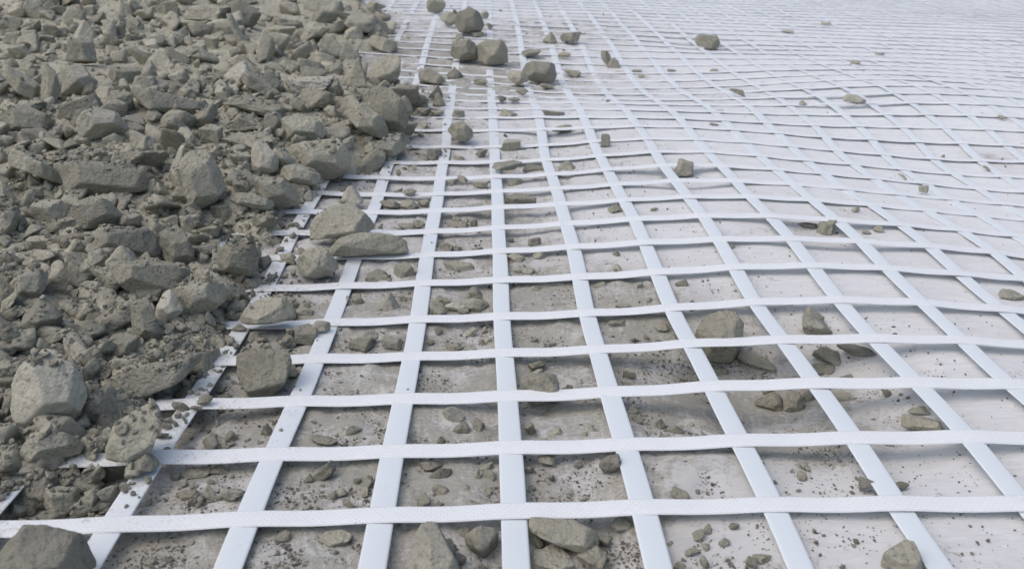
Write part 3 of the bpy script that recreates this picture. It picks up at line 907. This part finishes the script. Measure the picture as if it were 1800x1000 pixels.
def traced_stone(pts, rd, level, seed):
    """a stone whose facets follow a traced outline; local frame x right, y away, z up as it was seen; pixels"""
    r = np.random.default_rng(seed)
    V, Fc = ICO[level]
    q = pts - rd; q = q * np.array([1, -1])
    wid, hei = np.ptp(pts[:, 0]), np.ptp(pts[:, 1])
    D = .62 * min(wid, hei * 1.3)
    area = np.sum(q[:, 0] * np.roll(q[:, 1], -1) - np.roll(q[:, 0], -1) * q[:, 1])
    if area < 0: q = q[::-1]
    n, d = [], []
    for i in range(len(q)):
        a, b = q[i], q[(i + 1) % len(q)]
        e = b - a
        nn = np.array([e[1], -e[0]]) / (np.hypot(*e) + 1e-9)
        n.append((nn[0], r.normal(0, .12), nn[1])); d.append(max(nn @ a, .04 * wid))
    t0 = r.normal(0, .25)
    for ang, tip in ((180, .75), (0, .75), (88, .62), (-90, .8)):
        t = math.radians(ang) + t0
        ext = max(float((q @ np.array([math.cos(t), math.sin(t)])).max()), .05 * wid)
        n.append((tip * math.cos(t), -.66, tip * math.sin(t))); d.append(max(D * r.uniform(.50, .62), tip * ext * r.uniform(.86, .98)))
        n.append((.8 * math.cos(t), .6, .8 * math.sin(t))); d.append(max(D * r.uniform(.6, .9), .8 * ext * .97))
    n.append((r.normal(0, .2), -1, r.normal(0, .2) + .12)); d.append(D * r.uniform(.50, .64))
    n.append((r.normal(0, .15), 1, r.normal(0, .15))); d.append(D * .8)
    n = np.array(n, float); d = np.array(d); n /= np.linalg.norm(n, axis=1)[:, None]
    c = np.maximum(V @ n.T, 1e-3) / d[None]
    rad = 1.0 / (np.sum(c ** 42, axis=1)) ** (1 / 42)
    rad = np.minimum(rad, 3 * max(wid, hei))
    P = V * rad[:, None]
    s = .5 * (wid + hei)
    nrm = P / (np.linalg.norm(P, axis=1)[:, None])
    P = roughen(P / s, nrm, r, level, .85) * s
    lo, hi = P.min(0), P.max(0)
    tl = np.array([q[:, 0].min(), q[:, 1].min()]); th = np.array([q[:, 0].max(), q[:, 1].max()])
    for ax, k in ((0, 0), (2, 1)):
        P[:, ax] = (P[:, ax] - lo[ax]) / (hi[ax] - lo[ax]) * (th[k] - tl[k]) + tl[k]
    return P, Fc

def place_traced(pts, rd, surf, tone, seed, name="stone"):
    zf = {'h': top_z, 'f': fabric_z, 'g': lambda x, y: grid_z(x, y) + .0025}[surf]
    a, w = np.ptp(pts[:, 1]), np.ptp(pts[:, 0])
    P, Fc = traced_stone(pts, rd, 5 if max(a, w) > 60 else 4, seed)
    low = pts[np.argmax(pts[:, 1])]
    p = hit(.5 * low[0] + .5 * pts[:, 0].mean(), low[1] - .03 * a, zf)
    d = ray(*rd)
    rt = np.cross(d, UZ); rt /= np.linalg.norm(rt)
    rt = rt * math.cos(ROLL) + np.cross(rt, d) * math.sin(ROLL)
    up = np.cross(rt, d)
    t = (p - CAM) @ d + .25 * min(a, w) * ((p - CAM) @ FW) / F
    sink = {'h': -.02, 'f': .03, 'g': .0}[surf]
    for _ in range(5):
        k = t * (d @ FW) / F
        G = (P[:, :1] * rt + P[:, 2:3] * up + P[:, 1:2] * d) * k
        base = CAM + d * t
        gap = base[2] + G[:, 2].min() - (float(zf(np.array([base[0]]), np.array([base[1]]))[0]) - sink * np.ptp(G[:, 2]))
        t += np.clip(gap / max(-d[2], .15), -.06, .06) * .8
    o = mesh_from(name, G, Fc, M_STONES[tone])
    o.location = base
    return o

RH = np.array([RT0[0], RT0[1], 0.0]); FH = np.array([-RT0[1], RT0[0], 0.0]); UZ = np.array([0, 0, 1.0])

def place_stone(x0, y0, x1, y1, surf, kind, tilt, tone, seed, name="stone"):
    """a stone that fills a given extent as seen from the photo's viewpoint, standing on what carries it there"""
    xc, w, a = (x0 + x1) / 2, x1 - x0, y1 - y0
    zf = {'h': top_z, 'f': fabric_z, 'g': lambda x, y: grid_z(x, y) + .0025}[surf]
    p = hit(xc, y1 - .05 * a, zf)
    depth = (p - CAM) @ FW
    wid = w * depth / F
    dv = p - CAM; phi = math.atan2(-dv[2], math.hypot(dv[0], dv[1]))
    app = a * depth / F
    dep = wid * {'slab': .8, 'spike': .8, 'block': .78}.get(kind, .78)
    if tilt: dep *= .8
    h = (app - dep * math.sin(phi) * .72) / math.cos(phi)
    if h < .30 * wid:
        h = max(.24 * wid, .5 * app)
        dep = min(dep, max((app - h * math.cos(phi)) / (.72 * math.sin(phi)), .4 * wid))
    h = min(h, 1.9 * wid)
    big = max(w, a)
    level = 5 if big > 75 else 4 if big > 26 else 3
    P, Fc = unit_stone(level, kind, seed)
    r = np.random.default_rng(seed + 5000)
    yaw = r.uniform(-.5, .5) if kind in ('block', 'spike') else r.uniform(0, 6.28)
    c, s = math.cos(yaw), math.sin(yaw)
    P = P @ np.array([[c, s, 0], [-s, c, 0], [0, 0, 1]])
    if tilt:                                                    # long stones lying or leaning at a slant
        asp = 2.3 if abs(tilt) < 90 else 1.6
        P = P * np.array([asp, 1.0, 1.0])
        t = math.radians(tilt); c, s = math.cos(t), math.sin(t)
        P = P @ np.array([[c, 0, s], [0, 1, 0], [-s, 0, c]])
    lo, hi = P.min(0), P.max(0)
    P = (P - (lo + hi) / 2) / (hi - lo) * np.array([wid, dep, h])
    G = P[:, :1] * RH + P[:, 1:2] * FH + P[:, 2:3] * UZ
    sink = {'h': .0, 'f': .06, 'g': .0}[surf]
    base = p + FH * dep * .40
    zb = p[2] if surf != 'f' else min(p[2], float(fabric_z(base[0], base[1])) + .002)
    base = np.array([base[0], base[1], zb - sink * h])
    if surf == 'h':
        h2 = h * 1.16; G[:, 2] *= 1.16
    else:
        h2 = h
    G[:, 2] += h2 / 2
    o = mesh_from(name, G, Fc, M_STONES[tone])
    o.location = base
    return o

seed = 100
recs = []
for line in HERO.strip().splitlines():
    line = line.strip()
    if not line or line[0] == '#':
        continue
    head, _, txt = line.partition('|')
    t = head.split()
    if float(t[2]) - float(t[0]) < 13.5 and not txt: continue
    x0, y0, x1, y1 = map(float, t[:4])
    surf, kind = t[4], t[5]
    tilt = float(t[6]) if len(t) > 6 else 0.0
    tone = t[7] if len(t) > 7 else 'n'
    short, _, more = (s.strip() for s in txt.partition('/'))
    seed += 1
    recs.append(dict(b=(x0, y0, x1, y1), surf=surf, kind=kind, tilt=tilt, tone=tone, short=short, more=more, seed=seed))

# further stones between them in the heap, the largest that show there
TOEP = np.array(TOE_PX, float)
def in_heap_px(x, y):
    p = hit(x, y, grid_z)
    return heap_sd(p[:1], p[1:2])[0]
boxes = [q['b'] for q in recs]
tries = 0
fill = []
r_ = np.random.default_rng(42)
while len(recs) + len(fill) < 298 and tries < 6000:
    tries += 1
    y = 1000 * r_.uniform(0, .97) ** 1.25
    x = r_.uniform(-10, 700)
    if in_heap_px(x, y) < .02:
        continue
    sc = (y + 190) / 1190
    w = r_.uniform(34, 62) * (.35 + .9 * sc)
    a = w * r_.uniform(.5, .9)
    b = (x - w / 2, y - a / 2, x + w / 2, y + a / 2)
    big = [c for c in boxes if min(c[2], b[2]) - max(c[0], b[0]) > .30 * min(w, c[2] - c[0]) and min(c[3], b[3]) - max(c[1], b[1]) > .30 * min(a, c[3] - c[1])]
    if big:
        continue
    boxes.append(b)
    seed += 1
    fill.append(dict(b=b, surf='h', kind=r_.choice(['block', 'lump', 'slab', 'wedge', 'lump', 'block']), tilt=0.0, tone='n', short='', more='', seed=seed))
allrec = recs + fill

marks = [q for q in recs if q['short']]
def ctr(q): return (q['b'][0] + q['b'][2]) / 2, (q['b'][1] + q['b'][3]) / 2
SHAPES = {'block': 'blocky', 'slab': 'flat', 'wedge': 'angular', 'spike': 'pointed', 'round': 'rounded', 'lump': 'lumpy'}
WHERE = {'h': '', 'f': ' on the fabric', 'g': ' on the straps'}
taken = set()
def full(q): return (q['short'] + ' ' + q['more']).strip()
for q in marks:
    taken.add(full(q))
for q in allrec:
    if q['short']:
        q['label'] = full(q)
        continue
    x, y = ctr(q)
    w = q['b'][2] - q['b'][0]
    near = sorted(marks, key=lambda m_: math.hypot(ctr(m_)[0] - x, (ctr(m_)[1] - y) * 1.5))
    size = 'tiny' if w < 18 else 'small' if w < 36 else 'medium' if w < 62 else 'large'
    def side(m_):
        dx, dy = x - ctr(m_)[0], y - ctr(m_)[1]
        if abs(dx) > 1.2 * abs(dy): return 'right of' if dx > 0 else 'left of'
        return 'in front of' if dy > 0 else 'behind'
    cand = [f"{size} {SHAPES[q['kind']]} stone {side(near[0])} the {near[0]['short']}"]
    cand += [f"{size} {SHAPES[q['kind']]} stone between the {near[0]['short']} and the {m_['short']}" for m_ in near[1:4]]
    cand += [f"{size} {SHAPES[q['kind']]} stone {side(m_)} the {m_['short']}" for m_ in near[1:8]]
    cand += [f"{size} {SHAPES[q['kind']]} grey stone {side(near[0])} the {near[0]['short']}, {side(near[k])} the {near[k]['short']}" for k in range(1, 9)]
    for c in cand:
        c = ' '.join(c.split())
        if c not in taken and len(c.split()) <= 16:
            break
    taken.add(c)
    q['label'] = c

for q in allrec:
    hitp = [k for k in OUTL if abs(k[0][:, 0].min() - q['b'][0]) < 9 and abs(k[0][:, 0].max() - q['b'][2]) < 14 and abs(k[0][:, 1].min() - q['b'][1]) < 9 and abs(k[0][:, 1].max() - q['b'][3]) < 12]
    if hitp:
        o = place_traced(hitp[0][0], hitp[0][1], q['surf'], q['tone'], q['seed'])
        OUTL = [k for k in OUTL if k is not hitp[0]]
    else:
        o = place_stone(*q['b'], q['surf'], q['kind'], q['tilt'], q['tone'], q['seed'])
    o["label"] = q['label']
    o["category"] = "stone"
    o["group"] = {'h': "stones of the rubble heap", 'f': "loose stones lying on the fabric", 'g': "loose stones lying on the straps"}[q['surf']]

# ------------------------------------------------------------------ fragments and grit (beyond counting)
def scatter(name, pts, size, level, mat, label, sink=.25, flat=.75):
    n = len(pts)
    temps = [unit_stone(level, k, 900 + i, .5)[0] for i, k in enumerate(['block', 'lump', 'slab', 'wedge', 'block', 'lump', 'wedge', 'slab'] * 2)]
    Fc = ICO[level][1]
    nv = len(temps[0])
    T = np.array(temps)[RNG.integers(0, len(temps), n)]
    a = RNG.uniform(0, 6.28, n); b = RNG.normal(0, .5, n); c_ = RNG.normal(0, .5, n)
    ca, sa, cb, sb, cc, sc = np.cos(a), np.sin(a), np.cos(b), np.sin(b), np.cos(c_), np.sin(c_)
    z = np.zeros(n); one = np.ones(n)
    Rz = np.stack([np.stack([ca, -sa, z], -1), np.stack([sa, ca, z], -1), np.stack([z, z, one], -1)], 1)
    Rx = np.stack([np.stack([one, z, z], -1), np.stack([z, cb, -sb], -1), np.stack([z, sb, cb], -1)], 1)
    Ry = np.stack([np.stack([cc, z, sc], -1), np.stack([z, one, z], -1), np.stack([-sc, z, cc], -1)], 1)
    sc3 = np.column_stack([RNG.uniform(.8, 1.3, n), RNG.uniform(.6, 1.0, n), RNG.uniform(.45, .9, n)]) * (size * .62)[:, None]
    V = T * sc3[:, None, :]
    V = np.einsum('nij,nvj->nvi', Rz @ Rx @ Ry, V)
    hgt = V[:, :, 2].max(1) - V[:, :, 2].min(1)
    V[:, :, 2] += (-V[:, :, 2].min(1) - sink * hgt)[:, None]
    V += pts[:, None, :]
    Fa = (Fc[None] + (np.arange(n) * nv)[:, None, None]).reshape(-1, 3)
    tone = np.repeat(np.clip(RNG.normal(-.03, .14, n), -.3, .26), nv)
    o = mesh_from(name, V.reshape(-1, 3), Fa, mat, smooth=level > 2, attrs={"tone": ('FLOAT', tone)})
    o["kind"] = "stuff"
    o["label"] = label
    return o

def image_scatter(n, zf, accept, x=(-60, 1860), y=(-40, 1050)):
    """n points spread evenly as seen from the path side, thinned by accept(x, y)"""
    px, py = RNG.uniform(*x, n), RNG.uniform(*y, n)
    d = FW[None] + RT[None] * ((px - 900) / F)[:, None] - UP[None] * ((py - 500) / F)[:, None]
    t = (0.0 - CAM_H) / d[:, 2]
    t = np.where((t > 0) & (t < 12), t, 12)
    P = CAM + d * t[:, None]
    for _ in range(4):
        z = zf(P[:, 0], P[:, 1])
        t2 = (z - CAM_H) / d[:, 2]
        t = np.where(t2 > 0, np.minimum(t2, 12), t)
        P = CAM + d * t[:, None]
    P[:, 2] = zf(P[:, 0], P[:, 1])
    k = RNG.uniform(0, 1, n) < accept(P[:, 0], P[:, 1])
    k &= t < 8
    return P[k], t[k]

def sizes(n, lo, hi, power):
    u = RNG.uniform(0, 1, n)
    return (lo ** -power + u * (hi ** -power - lo ** -power)) ** (-1 / power)

heap_ok = lambda x, y: (heap_sd(x, y) > -.012).astype(float)
def clump(x, y, f=24, cut=.02):
    return sstep(cut - .12, cut + .18, fbm2(x * f, y * f, 3, 303))

P, t = image_scatter(3300, top_z, lambda x, y: heap_ok(x, y) * (.62 + .38 * sstep(1.1, 1.8, y)), x=(-60, 780))
scatter("rubble_fragments", P, np.clip(sizes(len(P), .012, .036, 1.2), 8 * t / F, None) * (1 + .9 * sstep(1.2, 3, t)), 3, M_STONE, "broken stone fragments filling the heap between larger stones", .16)
P, t = image_scatter(5000, top_z, heap_ok, x=(-60, 780))
scatter("rubble_chips", P, np.clip(sizes(len(P), .006, .016, 1.4), 3.2 * t / F, None), 2, M_STONE, "small chips of stone lying all over the heap", .12)
edge = lambda x, y: np.clip(dirt_at(x, y, False) ** 1.5 * (heap_sd(x, y) < 0), 0, 1)
P, t = image_scatter(4200, fabric_z, lambda x, y: edge(x, y) * .55 * clump(x, y, 16))
sz = np.clip(sizes(len(P), .006, .020, 1.7), 3.5 * t / F, None)
fd_ = field(P[:, 0], P[:, 1])
kk = (P[:, 0] - fd_[1]) / W; jj = (P[:, 1] - fd_[2] - ROW0) / PITCH_Y
clear = (np.abs(kk - np.round(kk)) > .105 + .5 * sz / W) & (np.abs(jj - np.round(jj)) > .105 + .5 * sz / W)   # small pieces lie in the openings, not through the straps
scatter("loose_fragments", P[clear], sz[clear], 3, M_STONE, "loose stone fragments strewn in the grid openings near the heap", .15)
P, t = image_scatter(105000, fabric_z, lambda x, y: edge(x, y) * (.12 + .88 * clump(x, y)) + (heap_sd(x, y) < 0) * (.014 + .10 * np.exp(-np.maximum(-heap_sd(x, y), 0) / .5)))
scatter("scattered_grit", P, np.clip(sizes(len(P), .0008, .0042, 2.3), .75 * t / F, 4.0 * t / F + .002), 1, M_GRIT, "grit specks sprinkled over the white fabric", .15)

# crumbs that came to rest on top of whatever lies there: stones, dirt, straps
bpy.context.view_layer.update()
DG = bpy.context.evaluated_depsgraph_get()
def settle(n, accept, x, y):
    P, t = image_scatter(n, top_z, accept, x, y)
    out, kt = [], []
    for p, tt in zip(P, t):
        ok, loc, nor, *_ = scene.ray_cast(DG, Vector((p[0], p[1], p[2] + .25)), Vector((0, 0, -1)))
        if ok and nor.z > .72:
            out.append(loc); kt.append(tt)
    return np.array([tuple(v) for v in out]), np.array(kt)
P, t = settle(6500, lambda x, y: (np.abs(heap_sd(x, y) + .03) < .055) * (.25 + .75 * clump(x, y, 20)), (-60, 820), (-40, 1050))
scatter("toe_fragments", P, np.clip(sizes(len(P), .0035, .015, 1.5), 2.2 * t / F, None), 3, M_STONE, "small fragments spilling from the heap over the nearest straps", .12)
DG = bpy.context.evaluated_depsgraph_get()
near_heap = lambda x, y: (heap_sd(x, y) > -.30) * np.where(heap_sd(x, y) > -.01, .35 + .65 * clump(x, y, 17), 1.0 * np.exp(-np.maximum(-heap_sd(x, y), 0) / .035) * clump(x, y, 40) + .012)
P, t = settle(21000, near_heap, (-60, 800), (-40, 1050))
sz = np.clip(sizes(len(P), .0022, .010, 1.7), 1.7 * t / F, None)
scatter("settled_crumbs", P, sz, 1, M_CRUMB, "dry crumbs settled on the stones and straps of the heap", .2)
